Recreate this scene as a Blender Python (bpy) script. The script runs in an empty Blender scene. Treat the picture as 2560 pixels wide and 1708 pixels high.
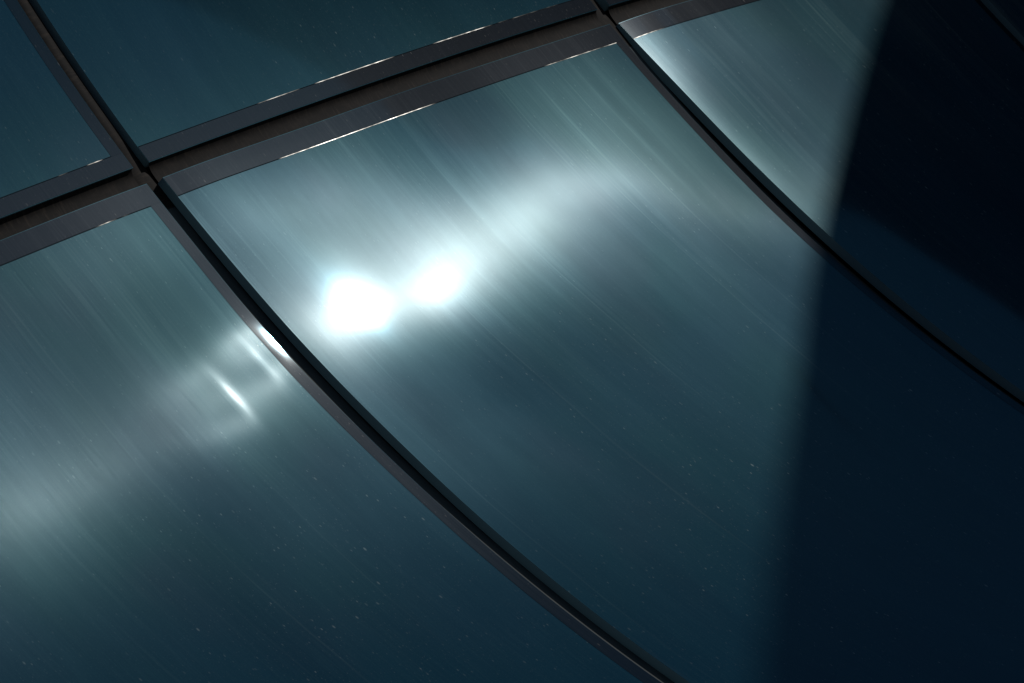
import bpy, math, random
import numpy as np
from mathutils import Matrix, Vector

random.seed(4); rng = np.random.default_rng(4)
scene = bpy.context.scene
COL = scene.collection

# ------------------------------------------------------------------ camera, sky, sun, exposure
ZG = 3.75                                   # height of the torus centre above the ground
cam_d = bpy.data.cameras.new('camera'); cam = bpy.data.objects.new('camera', cam_d); COL.objects.link(cam)
cam_d.sensor_width = 36; cam_d.lens = 214.672; cam_d.clip_start = .1; cam_d.clip_end = 3000
m = [[0.6141279654344509, 0.5035189328309175, 0.6077133587079981],
     [0.5748894128756947, 0.24214009706459286, -0.7815819447485904],
     [-0.5406930784047277, 0.8293593055331108, -0.1407626985065836]]
M4 = Matrix(m).to_4x4(); M4.translation = Vector((15.9634452, -7.42950614, -2.13503349 + ZG))
cam.matrix_world = M4
scene.camera = cam

SUN = Vector((0.51626, 0.75566, 0.40305)).normalized()
w = bpy.data.worlds.new('World'); scene.world = w; w.use_nodes = True
nt = w.node_tree; nt.nodes.clear()
out = nt.nodes.new('ShaderNodeOutputWorld'); bg = nt.nodes.new('ShaderNodeBackground'); sky = nt.nodes.new('ShaderNodeTexSky')
sky.sky_type = 'NISHITA'; sky.sun_disc = False
sky.sun_elevation = math.asin(SUN.z); sky.sun_rotation = math.atan2(SUN.x, SUN.y)
sky.air_density = 1.0; sky.dust_density = .3; sky.ozone_density = 3.0
bg.inputs['Strength'].default_value = 0.09
nt.links.new(sky.outputs[0], bg.inputs[0]); nt.links.new(bg.outputs[0], out.inputs[0])
sd = bpy.data.lights.new('sun', 'SUN'); sd.energy = 5.0; sd.angle = math.radians(.53); sd.color = (1, .97, .93)
so = bpy.data.objects.new('sun', sd); COL.objects.link(so); so.location = (30, 40, 40)
so.rotation_euler = SUN.to_track_quat('Z', 'Y').to_euler()
scene.view_settings.view_transform = 'Standard'; scene.view_settings.look = 'None'
scene.view_settings.exposure = -2.4; scene.view_settings.gamma = 1; scene.view_settings.use_curve_mapping = False
scene.cycles.max_bounces = 6

# ------------------------------------------------------------------ node helpers
class NT:
    def __init__(s, name):
        s.m = bpy.data.materials.new(name); s.m.use_nodes = True; s.t = s.m.node_tree; s.t.nodes.clear()
        s.out = s.t.nodes.new('ShaderNodeOutputMaterial')
    def n(s, kind, ins=None, **kw):
        x = s.t.nodes.new('ShaderNode' + kind)
        for k, v in kw.items(): setattr(x, k, v)
        for k, v in (ins or {}).items():
            if isinstance(v, bpy.types.NodeSocket): s.t.links.new(v, x.inputs[k])
            else: x.inputs[k].default_value = v
        return x
    def math(s, op, a, b=0.0, clamp=False):
        x = s.n('Math', {0: a, 1: b}, operation=op); x.use_clamp = clamp; return x.outputs[0]
    def ramp(s, fac, lo, hi, a=0.0, b=1.0, smooth=True):
        x = s.n('MapRange', {0: fac, 1: lo, 2: hi, 3: a, 4: b}); x.clamp = True
        if smooth: x.interpolation_type = 'SMOOTHSTEP'
        return x.outputs[0]
    def mix(s, f, a, b):
        x = s.n('Mix', data_type='RGBA')
        for i, v in ((0, f), (6, a), (7, b)):
            if isinstance(v, bpy.types.NodeSocket): s.t.links.new(v, x.inputs[i])
            else: x.inputs[i].default_value = v
        return x.outputs[2]
    def noise(s, vec, scale, detail=2, rough=.5, dim='3D'):
        return s.n('TexNoise', {'Vector': vec, 'Scale': scale, 'Detail': detail, 'Roughness': rough}, noise_dimensions=dim).outputs[0]
    def mapping(s, vec, scale, loc=(0, 0, 0), rot=(0, 0, 0)):
        return s.n('Mapping', {'Vector': vec, 'Scale': scale, 'Location': loc, 'Rotation': rot}).outputs[0]
    def shade(s, f, a, b):
        x = s.n('MixShader', {0: f, 1: a, 2: b}); return x.outputs[0]
    def done(s, sh): s.t.links.new(sh, s.out.inputs[0]); return s.m

def rgb(r, g, b): return (r, g, b, 1)

def pane_uv(N):
    """metres across and down a pane, shifted per pane in the third coordinate"""
    uv = N.n('UVMap').outputs[0]
    sep = N.n('SeparateXYZ', {0: uv})
    seed = N.math('FLOOR', N.math('DIVIDE', sep.outputs[0], 10.0))
    vec = N.n('CombineXYZ', {0: sep.outputs[0], 1: sep.outputs[1], 2: N.math('MULTIPLY', seed, 1.37)}).outputs[0]
    return vec, sep.outputs[0], sep.outputs[1]

def dirt(N, vec, v, fade=1.25):
    """rain streaks that start under a joint and run down, plus dust specks"""
    bend = N.noise(N.mapping(vec, (1.5, 3, 1)), 1, 2)
    off = N.n('CombineXYZ', {0: N.math('MULTIPLY', bend, .02)}).outputs[0]
    vec = N.n('VectorMath', {0: vec, 1: off}, operation='ADD').outputs[0]
    broad = N.noise(N.mapping(vec, (4.2, .3, 1)), 1, 2)
    fine = N.noise(N.mapping(vec, (150, .8, 1), (3, 1, 0)), 1, 3, .65)
    drip = N.noise(N.mapping(vec, (42, .45, 1), (9, 4, 0)), 1, 4, .75)
    thin = N.noise(N.mapping(vec, (75, .25, 1), (1, 7, 0)), 1, 2, .6)
    near = N.math('POWER', N.ramp(v, -.02, fade * .55, 1.0, 0.0, smooth=False), 1.3)
    long = N.math('POWER', N.ramp(v, -.05, fade * 1.3, 1.0, 0.0, smooth=False), 1.5)
    gate = N.ramp(broad, .36, .60, .12, 1.0)
    s1 = N.math('MULTIPLY', N.ramp(fine, .44, .72), N.math('ADD', N.math('MULTIPLY', long, .28), N.math('MULTIPLY', near, .35)))
    s2 = N.math('MULTIPLY', N.ramp(drip, .48, .72), near)
    s3 = N.math('MULTIPLY', N.ramp(thin, .62, .70), N.math('MULTIPLY', long, .6))
    wob = N.ramp(N.noise(N.mapping(vec, (11, 3.2, 1), (7, 7, 0)), 1, 3, .6), .32, .66, .35, 1.25)
    wide = N.math('MULTIPLY', N.ramp(N.noise(N.mapping(vec, (17, .8, 1), (2, 3, 0)), 1, 2, .6), .50, .75), N.math('MULTIPLY', near, .55))
    s2 = N.math('ADD', s2, wide)
    gate = N.math('MULTIPLY', gate, wob)
    st = N.math('MULTIPLY', N.math('ADD', N.math('MULTIPLY', s1, .55), N.math('ADD', N.math('MULTIPLY', s2, .8), s3)), gate)
    def flecks(sx, sy, seed, size, keep):
        mp = N.mapping(vec, (sx, sy, 1), (seed, seed, 0))
        vo = N.n('TexVoronoi', {'Vector': mp, 'Scale': 1.0, 'Randomness': 1.0}, voronoi_dimensions='3D')
        dot = N.ramp(vo.outputs['Distance'], size, size * .35)
        cs = N.n('SeparateColor', {0: vo.outputs['Color']})
        k = N.ramp(cs.outputs[0], keep, keep + .03)
        return N.math('MULTIPLY', N.math('MULTIPLY', dot, k), N.math('POWER', cs.outputs[1], 1.6))
    patch = N.ramp(N.noise(N.mapping(vec, (2.2, 1.4, 1), (5, 0, 0)), 1, 3), .35, .7, .25, 1.0)
    sp = N.math('ADD', N.math('MULTIPLY', flecks(125, 66, 0, .20, .60), 1.0), N.math('ADD', N.math('MULTIPLY', flecks(58, 30, 3, .14, .74), 1.2), N.math('MULTIPLY', flecks(300, 150, 7, .28, .5), .45)))
    sp = N.math('MULTIPLY', sp, patch)
    return st, sp

def grain_bump(N, vec, strength):
    g = N.noise(N.mapping(vec, (420, 9, 1)), 1, 3, .65)
    return N.n('Bump', {'Height': g, 'Strength': strength, 'Distance': .0006}).outputs[0], g

# ------------------------------------------------------------------ materials
def mat_glass():
    N = NT('hazed blue green glass')
    vec, u, v = pane_uv(N)
    st, sp = dirt(N, vec, v)
    nrm, g = grain_bump(N, vec, .25)
    film = N.noise(N.mapping(vec, (9, 1.2, 1), (2, 2, 0)), 1, 4, .6)
    tint = N.noise(N.mapping(vec, (2.6, 2.6, 1), (0, 8, 0)), 1, 2)
    tint2 = N.noise(N.mapping(vec, (3.4, 3.0, 1), (6, 1, 0)), 1, 2)
    brush = N.noise(N.mapping(vec, (330, 1.2, 1), (1, 5, 0)), 1, 3, .65)
    body = N.mix(N.ramp(film, .3, .75), rgb(.002, .037, .076), rgb(.004, .049, .092))
    body = N.mix(N.ramp(g, .45, .8, 0, .5), body, rgb(.022, .085, .125))
    haze = N.math('MULTIPLY', N.ramp(v, 0, .7, 1, 0), N.ramp(N.noise(N.mapping(vec, (1.6, 1.2, 1), (4, 4, 0)), 1, 4, .6), .3, .7))
    body = N.mix(N.math('MULTIPLY', haze, .27), body, rgb(.16, .21, .22))
    body = N.mix(N.math('MULTIPLY', st, .6, True), body, rgb(.21, .255, .25))
    body = N.mix(N.math('MULTIPLY', sp, .8, True), body, rgb(.46, .52, .52))
    dust = N.noise(N.mapping(vec, (620, 330, 1), (2, 9, 0)), 1, 2, .6)
    body = N.mix(N.ramp(dust, .52, .80, 0, .38), body, rgb(.075, .15, .175))
    dif = N.n('BsdfDiffuse', {'Color': body}).outputs[0]
    tan = N.n('Tangent', direction_type='UV_MAP').outputs[0]
    hue = N.mix(N.ramp(tint, .35, .65), rgb(.112, .31, .345), rgb(.112, .285, .37))
    hue = N.mix(N.ramp(tint2, .5, .75, 0, .5), hue, rgb(.17, .285, .37))
    def lobe(c, r, an, w, under, bumped=True):
        i = {'Color': c, 'Roughness': r, 'Anisotropy': an, 'Tangent': tan}
        if bumped: i['Normal'] = nrm
        return N.shade(w, under, N.n('BsdfAnisotropic', i).outputs[0])
    smear = N.noise(N.mapping(vec, (7, 2.4, 1), (8, 2, 0)), 1, 5, .65)
    var = N.math('MULTIPLY', N.ramp(brush, .3, .7, .93, 1.07), N.ramp(smear, .3, .7, .88, 1.12))
    wA = N.math('MULTIPLY', N.math('ADD', 0.0580, N.math('MULTIPLY', st, .04)), var)
    sh = lobe(hue, 0.3229, -0.281, wA, dif)
    sh = lobe(rgb(.72, .90, .95), 0.2199, -0.463, N.math('MULTIPLY', N.math('ADD', 0.0130, N.math('MULTIPLY', st, .004)), var), sh)
    sh = lobe(rgb(.97, 1, 1), 0.1332, -0.211, 0.0080, sh, False)
    fr = N.n('Fresnel', {'IOR': 1.5}).outputs[0]
    sh = lobe(rgb(.16, .70, 1.0), .05, 0, N.math('MULTIPLY', fr, .07), sh, False)
    return N.done(sh)

def mat_band():
    N = NT('smoky bonding edge seen through dusty glass')
    vec, u, v = pane_uv(N)
    st, sp = dirt(N, vec, v, 2.2)
    nrm, g = grain_bump(N, vec, .3)
    body = N.mix(N.ramp(g, .4, .8, 0, .8), rgb(.006, .012, .022), rgb(.019, .027, .038))
    body = N.mix(N.math('MULTIPLY', st, .75, True), body, rgb(.12, .135, .145))
    body = N.mix(N.math('MULTIPLY', sp, .7, True), body, rgb(.42, .40, .37))
    dif = N.n('BsdfDiffuse', {'Color': body}).outputs[0]
    tan = N.n('Tangent', direction_type='UV_MAP').outputs[0]
    B = N.n('BsdfAnisotropic', {'Color': rgb(.66, .72, .80), 'Roughness': .32, 'Anisotropy': -.2, 'Tangent': tan, 'Normal': nrm}).outputs[0]
    sh = N.shade(.011, dif, B)
    Cc = N.n('BsdfAnisotropic', {'Color': rgb(1, .97, .92), 'Roughness': .13, 'Anisotropy': -.2, 'Tangent': tan}).outputs[0]
    sh = N.shade(.005, sh, Cc)
    fr = N.n('Fresnel', {'IOR': 1.5}).outputs[0]
    Dd = N.n('BsdfAnisotropic', {'Color': rgb(.16, .7, 1.0), 'Roughness': .05}).outputs[0]
    sh = N.shade(N.math('MULTIPLY', fr, .07), sh, Dd)
    return N.done(sh)

def mat_gasket():
    N = NT('weathered brown black rubber')
    vec, u, v = pane_uv(N)
    g = N.noise(N.mapping(vec, (22, 60, 1)), 1, 5, .7)
    l = N.noise(N.mapping(vec, (190, 30, 1)), 1, 3, .7)
    body = N.mix(N.ramp(g, .4, .75), rgb(.013, .011, .010), rgb(.036, .028, .024))
    body = N.mix(N.ramp(l, .48, .72, 0, .7), body, rgb(.066, .050, .038))
    p = N.n('BsdfPrincipled', {'Base Color': body, 'Roughness': .7, 'Specular IOR Level': .2})
    return N.done(p.outputs[0])

def mat_gasket_shaded():
    N = NT('bluish gasket rubber lightened against deep shade')
    vec, u, v = pane_uv(N)
    g = N.noise(N.mapping(vec, (20, 90, 1)), 1, 4, .7)
    body = N.mix(N.ramp(g, .35, .75), rgb(.075, .095, .10), rgb(.12, .13, .13))  # paler, bluer copy of the rubber that lifts the shade in lower joints
    p = N.n('BsdfPrincipled', {'Base Color': body, 'Roughness': .6, 'Specular IOR Level': .25})
    return N.done(p.outputs[0])

def mat_edge():
    N = NT('ground glass edge')
    p = N.n('BsdfPrincipled', {'Base Color': rgb(.24, .36, .40), 'Roughness': .45, 'Specular IOR Level': .3})
    return N.done(p.outputs[0])

def mat_spacer():
    N = NT('dull aluminium spacer with patchy glints')
    vec, u, v = pane_uv(N)
    h = N.noise(N.mapping(vec, (9, 9, 1)), 1, 3, .6)
    b = N.n('Bump', {'Height': h, 'Strength': .6, 'Distance': .012}).outputs[0]
    p = N.n('BsdfPrincipled', {'Base Color': rgb(.40, .39, .36), 'Metallic': 1.0, 'Roughness': .32, 'Normal': b})
    d = N.n('BsdfDiffuse', {'Color': rgb(.026, .030, .037)}).outputs[0]
    k = N.ramp(N.noise(N.mapping(vec, (2.6, 2.6, 1), (3, 3, 0)), 1, 4, .6), .50, .60)  # metal shows only in patches, painting the glint as broken dashes
    return N.done(N.shade(k, d, p.outputs[0]))

def mat_plain(name, c, rough=.8, scale=3.0, var=.35, spec=.3):
    N = NT(name)
    co = N.n('TexCoord').outputs['Object']
    k = N.noise(co, scale, 5, .6)
    c2 = tuple(x * (1 - var) for x in c)
    col = N.mix(N.ramp(k, .3, .7), rgb(*c2), rgb(*c))
    p = N.n('BsdfPrincipled', {'Base Color': col, 'Roughness': rough, 'Specular IOR Level': spec})
    return N.done(p.outputs[0])

def mat_paving():
    N = NT('grey stone paving')
    co = N.n('TexCoord').outputs['Object']
    br = N.n('TexBrick', {'Vector': co, 'Color1': rgb(.15, .15, .15), 'Color2': rgb(.19, .185, .18), 'Mortar': rgb(.07, .07, .07), 'Scale': 1.0, 'Mortar Size': .008})
    k = N.noise(co, 2.0, 5, .6)
    col = N.mix(N.ramp(k, .3, .8, 0, .4), br.outputs[0], rgb(.11, .11, .105))
    p = N.n('BsdfPrincipled', {'Base Color': col, 'Roughness': .75})
    return N.done(p.outputs[0])

GLASS, BAND, GASKET, EDGE, SPACER, GASKET_SHADED = mat_glass(), mat_band(), mat_gasket(), mat_edge(), mat_spacer(), mat_gasket_shaded()

# ------------------------------------------------------------------ the curved surface (ring of revolution, flaring at the foot)
R0, r0, PHT, THL = 13.1665, 3.0846, -3.0411, -0.0400
S = 0.12761755                              # angle from joint to joint
PW = 1.30
PHC = -math.pi - .03                        # above this the wall runs straight up
def prof(s):
    """radius, height, outward normal (radial, vertical) at arc length s below the transom"""
    ph = PHT + np.asarray(s, float) / r0
    pc = np.maximum(ph, PHC); ex = (pc - ph) * r0
    rad = R0 + r0 * np.cos(pc) - ex * (-np.sin(pc)) * -1 * -1
    z = r0 * np.sin(pc)
    tr, tz = np.sin(pc), -np.cos(pc)        # tangent going up
    rad = R0 + r0 * np.cos(pc) + ex * tr; z = z + ex * tz
    return rad, z + ZG, -np.cos(pc), -np.sin(pc)
def surf(k, s, h=0.0):
    """k in joint units (0 = first joint), s metres below the transom, h metres out of the surface"""
    th = THL + np.asarray(k, float) * S
    rad, z, nr, nz = prof(s)
    rr = rad + nr * h
    return np.stack([rr * np.cos(th), rr * np.sin(th), z + nz * h], -1)

def mesh_from(name, V, F, UV=None, mats=(), mi=None, smooth=True):
    me = bpy.data.meshes.new(name)
    me.from_pydata([tuple(v) for v in V], [], F)
    for m_ in mats: me.materials.append(m_)
    if mi is not None: me.polygons.foreach_set('material_index', mi)
    me.polygons.foreach_set('use_smooth', [smooth] * len(F) if isinstance(smooth, bool) else smooth)
    if UV is not None:
        lay = me.uv_layers.new(name='UVMap')
        idx = np.zeros(len(me.loops), int); me.loops.foreach_get('vertex_index', idx)
        lay.data.foreach_set('uv', np.asarray(UV, np.float32)[idx].ravel())
    me.update()
    return me
def link(name, me, parent=None, **props):
    o = bpy.data.objects.new(name, me); COL.objects.link(o)
    if parent is not None: o.parent = parent
    for k, v in props.items(): o[k] = v
    return o
def gridmesh(name, P, UV, mats, mi=0, extra=None):
    """P (n,m,3) -> quads"""
    n, m_ = P.shape[:2]
    I = np.arange(n * m_).reshape(n, m_)
    F = np.stack([I[:-1, :-1], I[1:, :-1], I[1:, 1:], I[:-1, 1:]], -1).reshape(-1, 4)
    return P.reshape(-1, 3), UV.reshape(-1, 2), F

# waviness of each pane: millimetre waves rolled into the glass, in three panes shaped for the sun's glare, and the small tilt it was set with
def wave(col, row, k, v):
    x = k * PW
    if (col, row) in WAVES: return WAVES[(col, row)](x, v)
    a, b = (hash_(col, row, 1) - .5), (hash_(col, row, 2) - .5)
    return .0008 * np.sin(3.1 * x + 5 * a) * np.sin(2.3 * v + 6 * b) + .002 * a * x + .002 * b * v
def hash_(a, b, c):
    t = math.sin(a * 12.9898 + b * 78.233 + c * 37.719) * 43758.5453
    return t - math.floor(t)
WAVES = {}
# heights (hundredths of a millimetre) of the slow rolls in three panes, shaped to place the sun's glare, on a 16 x 14 net over 1.3 m x 1.6 m of glass
NETS = {
    (0, 1): [-295,-365,-332,-570,-356,-310,-470,-451,-384,-315,-250,-204,-184,-200,40,22,313,271,374,314,53,22,8,6,17,12,-8,-53,288,261,650,358,262,698,556,476,376,308,272,216,151,76,204,-23,357,320,466,919,897,804,661,543,474,386,283,181,-82,-375,35,86,-118,746,981,977,840,695,606,509,383,258,-296,-498,-171,-72,-49,756,1050,1085,950,793,689,587,447,307,-299,-374,-304,-146,45,814,1149,1187,1033,863,743,629,480,330,-180,-222,-350,-187,119,941,1285,1297,1100,913,779,644,485,331,-168,-185,-347,-101,353,1118,1428,1406,1147,942,792,635,469,314,-300,-203,-289,88,671,1273,1522,1446,1146,935,773,599,433,284,-508,-269,14,210,974,1354,1492,1325,1061,876,709,535,379,242,-605,-269,202,434,880,1143,1229,1080,898,752,595,441,307,188,-597,-284,240,480,470,742,843,772,667,555,431,317,218,122,-440,-117,252,455,189,355,456,433,375,299,228,169,112,43,-282,-33,135,208,-39,15,75,68,39,11,3,3,-11,-53,-173,-22,-9,-72,-286,-311,-298,-300,-299,-277,-228,-175,-149,-164],
    (-1, 1): [-3,1,12,30,51,70,80,79,69,54,39,25,20,27,-2,-1,3,6,3,-1,-1,1,1,1,0,-1,4,17,3,-1,0,-12,-49,-83,-93,-85,-70,-53,-37,-24,-9,11,12,1,0,-29,-114,-189,-205,-185,-149,-110,-75,-47,-21,6,28,7,0,-52,-207,-335,-345,-302,-238,-172,-116,-70,-33,3,52,15,-8,-89,-351,-537,-518,-438,-337,-239,-158,-95,-45,-1,79,22,-44,-167,-576,-807,-718,-588,-440,-306,-199,-119,-58,-7,93,14,-133,-360,-928,-1117,-936,-736,-536,-366,-236,-141,-71,-13,76,-16,-255,-637,-1261,-1361,-1120,-850,-605,-408,-262,-157,-81,-20,17,-54,-288,-742,-1309,-1311,-1136,-871,-622,-421,-270,-163,-87,-25,-65,-70,-133,-610,-1073,-1000,-958,-775,-576,-397,-258,-158,-86,-28,-110,7,202,-288,-675,-575,-679,-597,-478,-339,-223,-138,-77,-26,-83,219,550,-197,-614,-307,-419,-398,-347,-250,-166,-105,-59,-18,-71,309,527,-279,-391,-118,-200,-204,-184,-133,-89,-58,-32,-2,-153,141,150,-398,-129,72,11,-8,-11,-3,0,-1,4,22,-293,-102,-138,-402,-50,199,199,179,156,128,95,65,50,54],
    (1, 1): [-3616,-2659,-2165,-837,167,579,618,597,481,276,103,-6,-71,-121,-2224,-777,340,698,831,757,669,642,526,299,116,4,-60,-109,-1383,-144,943,846,668,690,670,663,552,316,127,13,-51,-98,-1075,-94,815,917,701,705,681,666,534,310,129,18,-45,-89,-895,-90,774,994,750,705,688,652,491,283,118,16,-41,-81,-775,-62,811,883,717,696,690,615,437,245,98,9,-40,-74,-679,-48,636,742,680,681,674,559,375,201,74,0,-40,-68,-609,-75,509,679,632,660,633,490,311,156,51,-9,-40,-61,-522,19,554,602,579,615,560,411,247,116,30,-16,-39,-54,-440,91,480,485,528,548,469,329,189,81,14,-20,-35,-46,-374,121,408,408,475,468,378,254,139,54,4,-20,-30,-37,-325,105,344,347,416,379,287,185,97,35,0,-17,-23,-27,-282,74,279,281,313,265,193,121,62,22,-1,-11,-15,-18,-244,43,211,206,180,134,96,60,31,11,0,-5,-7,-9,-225,2,129,100,24,-3,-3,-1,-1,-1,-1,0,0,0,-231,-62,6,-48,-125,-134,-102,-67,-38,-18,-5,2,6,7],
}
def spline(n, t):
    m_ = n - 3; x = np.clip(t, 0, 1 - 1e-9) * m_; i = x.astype(int); f = x - i
    B = np.zeros((len(t), n)); r = np.arange(len(t))
    for j, w_ in enumerate(((1 - f) ** 3 / 6, (3 * f ** 3 - 6 * f ** 2 + 4) / 6, (-3 * f ** 3 + 3 * f ** 2 + 3 * f + 1) / 6, f ** 3 / 6)): B[r, i + j] = w_
    return B
def bump(x, v, x0, v0, sx, sv, a):
    return a * np.exp(-((x - x0) / np.where(x < x0, 6 * sx, sx)) ** 2 - ((v - v0) / sv) ** 2)
def rolled(key):
    net = np.array(NETS[key], float).reshape(16, 14) * 1e-5
    def f(x, v):
        h = np.einsum('ni,ij,nj->n', spline(16, x.ravel() / 1.3), net, spline(14, v.ravel() / 1.6)).reshape(x.shape)
        for d in GLINT_DENTS.get(key, ()): h = h + bump(x, v, *d)
        return h
    return f
GLINT_DENTS = {(-1, 1): ((1.1125, .376, .018, .045, .00130), (1.2145, .346, .015, .040, .00062), (1.262, .325, .016, .036, .0009))}  # small dents set to throw sun glints on the left pane
for key in NETS: WAVES[key] = rolled(key)

GU = .015                                   # half joint in joint units
ROWS = [(-1.95, -.0165, 0), (.0165, 1.72, 1), (1.755, 2.98, 2)]
TH = .016                                   # glass thickness shown at the joint

facade = link('curved_glass_facade', None, label='curved facade of dusty blue green glass panes with dark joints', category='facade')

def make_pane(col, row):
    s0, s1, _ = ROWS[row]
    near = -2 <= col <= 2 and row < 2
    nu, nv = (220 if col == -1 else 120, 160) if (near and row == 1) else ((50, 70) if near else (10, 14))
    k = np.linspace(col + GU, col + 1 - GU, nu); s = np.linspace(s0, s1, nv)
    K, SS = np.meshgrid(k, s, indexing='ij')
    h = wave(col, row, K - col, SS - s0)
    P = surf(K, SS, h); u0 = 10.0 * (3 * (col + 6) + row) + 2
    UV = np.stack([(K - col) * PW + u0, SS - s0], -1)
    V, U, F = gridmesh('', P, UV, None)
    V = list(V); U = list(U); F = [tuple(f) for f in F]; nf = len(F)
    I = np.arange(nu * nv).reshape(nu, nv)
    loop = list(I[:, 0]) + list(I[-1, 1:]) + list(I[-2::-1, -1]) + list(I[0, -2:0:-1])
    Pin = surf(K, SS, h - TH).reshape(-1, 3); Ufl = UV.reshape(-1, 2)
    base = len(V)
    for rep in range(2):                    # side faces get vertices of their own so the rim stays crisp
        for i in loop:
            V.append(P.reshape(-1, 3)[i] if rep == 0 else Pin[i]); U.append(Ufl[i])
    L = len(loop)
    for j in range(L):
        a, b = base + j, base + (j + 1) % L
        F.append((a, b, b + L, a + L))
    mi = [0] * nf + [1] * L
    me = mesh_from('glass_pane', V, F, U, (GLASS, EDGE), mi)
    o = link('glass_pane', me, facade)
    # the bonded edges show through the glass along the top, the foot and the right side
    def strip(name, k0, k1, sa, sb, mat, lift, nk, ns):
        kk = np.linspace(k0, k1, nk); ss = np.linspace(sa, sb, ns)
        A, B = np.meshgrid(kk, ss, indexing='ij')
        hh = wave(col, row, A - col, B - s0) + lift
        V, U, F = gridmesh('', surf(A, B, hh), np.stack([(A - col) * PW + u0, B - s0], -1), None)
        me = mesh_from(name, V, [tuple(f) for f in F], U, (mat,))
        return link(name, me, o)
    n1 = nu if near else 8; n2 = nv if near else 10
    e = GU + .0006
    rk = 1 - .0345
    strip('edge_band', col + e, col + 1 - e, s0 + .001, s0 + .037, BAND, .0003, n1, 4)
    if row < 2:
        strip('edge_band', col + e, col + 1 - e, s1 - .029, s1 - .001, BAND, .0003, n1, 4)
    strip('edge_band', col + rk, col + 1 - e, s0 + .0372, s1 - .0292, BAND, .0003, 4, n2)
    if near:
        strip('spacer_bar', col + e, col + rk, s0 + .0372, s0 + .0382, SPACER, .0004, n1, 2)
        strip('spacer_bar', col + e, col + rk, s1 - .0304, s1 - .0294, SPACER, .0004, n1, 2)
    return o

COLS = range(-4, 6)
for row in range(3):
    for col in COLS: make_pane(col, row)

# joints: rounded rubber beads lying below the glass face
def bead(name, along_s, fixed, a0, a1, width, n):
    t = np.linspace(-1, 1, 13); a = np.linspace(a0, a1, n)
    T, A = np.meshgrid(t, a, indexing='ij')
    q_ = np.clip((A + .10) / .10, 0, 1); q_ = q_ * q_ * (3 - 2 * q_)
    h = ((1 - q_) * (-.0055 - .0075 * (T + .25) ** 2) + q_ * (-.0138 - .002 * T * T)) if along_s else -.0125 + .0095 * np.exp(-(T + 1) / .38)
    if along_s:
        P = surf(fixed + T * width / PW, A, h); UV = np.stack([A, T * width + fixed], -1)
    else:
        P = surf(A, fixed + T * width, h); UV = np.stack([A * PW, T * width], -1)
        P = P[::-1]; UV = UV[::-1]
    V, U, F = gridmesh('', P, UV, None)
    me = mesh_from(name, V, [tuple(f) for f in F], U, (GASKET_SHADED if along_s and a0 >= 0 else GASKET,))
    return link(name, me, facade)
for c in range(-4, 7):
    for (s0, s1) in ((-1.95, .062), (.0623, 1.7375), (1.7378, 2.98)): bead('mullion_gasket', True, c, s0, s1, .0205, 60)
for row, sj in ((0, 0.0), (1, 1.7375)):
    for c in COLS: bead('transom_gasket', False, sj, c + .0158, c + .9842, .0175, 40)

# ------------------------------------------------------------------ wall behind the glass, plinth, coping
def revolve(name, pts, mat, n=96, parent=None, a0=0.0, a1=2 * math.pi):
    V = []; F = []
    A = np.linspace(a0, a1, n + 1)
    for th in A:
        for (rr, zz) in pts: V.append((rr * math.cos(th), rr * math.sin(th), zz))
    m_ = len(pts)
    for i in range(n):
        for j in range(m_ - 1):
            F.append((i * m_ + j, (i + 1) * m_ + j, (i + 1) * m_ + j + 1, i * m_ + j + 1))
    return link(name, mesh_from(name, V, F, None, (mat,), smooth=False), parent)
DARK = mat_plain('dark backing wall', (.02, .021, .023), .8)
STONE = mat_plain('pale plinth stone', (.30, .29, .27), .8, 6)
COPE = mat_plain('grey coping metal', (.14, .145, .15), .4, 8, .2)
ss = np.linspace(2.98, -1.95, 30); rad, zz, nr, nz = prof(ss)
revolve('backing_wall', [(a - nr_ * .05, b - nz_ * .05) for a, b, nr_, nz_ in zip(rad, zz, nr, nz)], DARK, 200, facade)
rb, zb = float(rad[0]), float(zz[0])
revolve('plinth', [(rb + .10, -.02), (rb + .10, zb - .05), (rb + .06, zb - .012), (rb - .12, zb - .012)], STONE, 200, facade)
rt, zt = float(rad[-1]), float(zz[-1])
revolve('coping', [(rt - .10, zt + .01), (rt + .05, zt + .01), (rt + .06, zt + .10), (rt - .4, zt + .12), (.02, zt + .2)], COPE, 200, facade)

# ------------------------------------------------------------------ ground and the neighbouring buildings that the glass mirrors
def plane(name, x0, x1, y0, y1, z, mat):
    return link(name, mesh_from(name, [(x0, y0, z), (x1, y0, z), (x1, y1, z), (x0, y1, z)], [(0, 1, 2, 3)], None, (mat,), smooth=False))
g = plane('ground', -900, 900, -900, 900, 0, mat_paving()); g['kind'] = 'structure'

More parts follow.
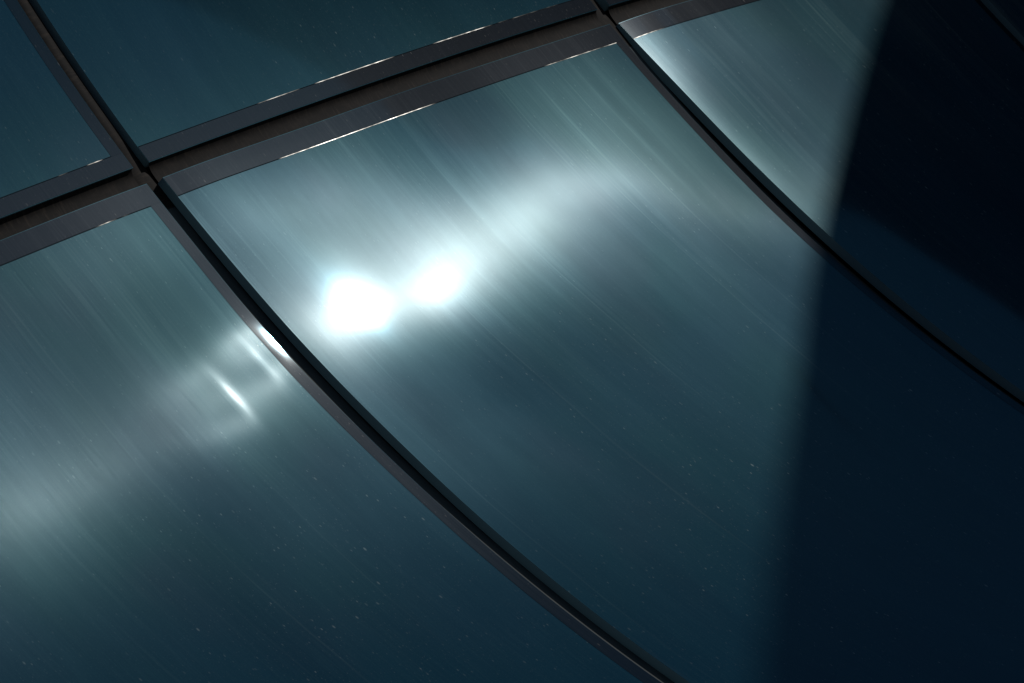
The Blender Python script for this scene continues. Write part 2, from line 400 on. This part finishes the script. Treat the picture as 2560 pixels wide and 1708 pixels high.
def boxes(name, bxs, mat, parent):
    V = []; F = []
    for (x0, x1, y0, y1, z0, z1) in bxs:
        b = len(V)
        V += [(x0, y0, z0), (x1, y0, z0), (x1, y1, z0), (x0, y1, z0), (x0, y0, z1), (x1, y0, z1), (x1, y1, z1), (x0, y1, z1)]
        F += [tuple(b + i for i in f) for f in ((0, 3, 2, 1), (4, 5, 6, 7), (0, 1, 5, 4), (1, 2, 6, 5), (2, 3, 7, 6), (3, 0, 4, 7))]
    return link(name, mesh_from(name, V, F, None, (mat,), smooth=False), parent)
WALL = mat_plain('dark rendered wall', (.045, .045, .048), .85, 2)
PALE = mat_plain('pale rendered wall', (.66, .66, .66), .85, 2)
WINM = mat_plain('dark window glass', (.015, .018, .022), .15, 2, .2, .5)
def building(label, loc, rz, wx, wy, hgt, storeys, name='office_building', WALL=WALL):
    b = link(name, None, label=label, category='building'); b.location = loc; b.rotation_euler = (0, 0, rz)
    boxes('wall', [(-wx / 2, wx / 2, 0, wy, -.02, hgt - .35)], WALL, b)
    boxes('parapet', [(-wx / 2 - .06, wx / 2 + .06, -.06, wy + .06, hgt - .35, hgt)], WALL, b)
    fh = (hgt - .6) / storeys
    n = max(2, int(wx / 3))
    for f in range(storeys):
        for i in range(n):
            x = -wx / 2 + (i + .5) * wx / n
            boxes('window', [(x - .35 * wx / n, x + .35 * wx / n, -.03, .02, f * fh + .9, f * fh + .85 * fh)], WINM, b)
    return b
# low annex beside the tower: its gently bowed roof edge throws the soft-edged shade over the right of the glass
def prism(name, pts, z0, z1, mat, parent):
    n = len(pts); V = [(x, y, z0) for x, y in pts] + [(x, y, z1) for x, y in pts]
    F = [tuple(range(n - 1, -1, -1)), tuple(range(n, 2 * n))] + [(i, (i + 1) % n, n + (i + 1) % n, n + i) for i in range(n)]
    return link(name, mesh_from(name, V, F, None, (mat,), smooth=False), parent)
annex = link('annex_building', None, label='low pale annex with a gently bowed roof edge beside the curved glass', category='building')
def front(x, off): return 6.048 + off + (.101 if x < 13.9 else .028) * ((x - 13.9) / .8) ** 2
xs = np.linspace(12.3, 20.0, 60)
def outline(off, ex): return [(x, min(front(x, off), 7.6)) for x in np.linspace(12.3 - ex, 20 + ex, 60)] + [(20.0 + ex, 12.2), (12.3 - ex, 12.2)]
prism('wall', outline(.05, -.05), -.02, 1.62 + ZG, PALE, annex)
prism('parapet', outline(0, 0), 1.62 + ZG, 1.93 + ZG, PALE, annex)
for i in range(3):
    x0 = 13.2 + i * 2.1
    prism('window', [(x, front(x, .03)) for x in np.linspace(x0, x0 + 1.3, 9)] + [(x0 + 1.3, front(x0 + 1.3, .12)), (x0, front(x0, .12))], 1.0, 2.6, WINM, annex)
def far(label, az, dist, width, elev, storeys):
    a = math.radians(az); hgt = dist * math.tan(math.radians(elev)) + 3.0
    building(label, (10.1 + dist * math.cos(a), .5 + dist * math.sin(a), 0), a - math.pi / 2, width, 14, hgt, storeys)
far('tall dark office block mirrored in the shaded upper right pane', 115, 40, 82, 26.0, 6)
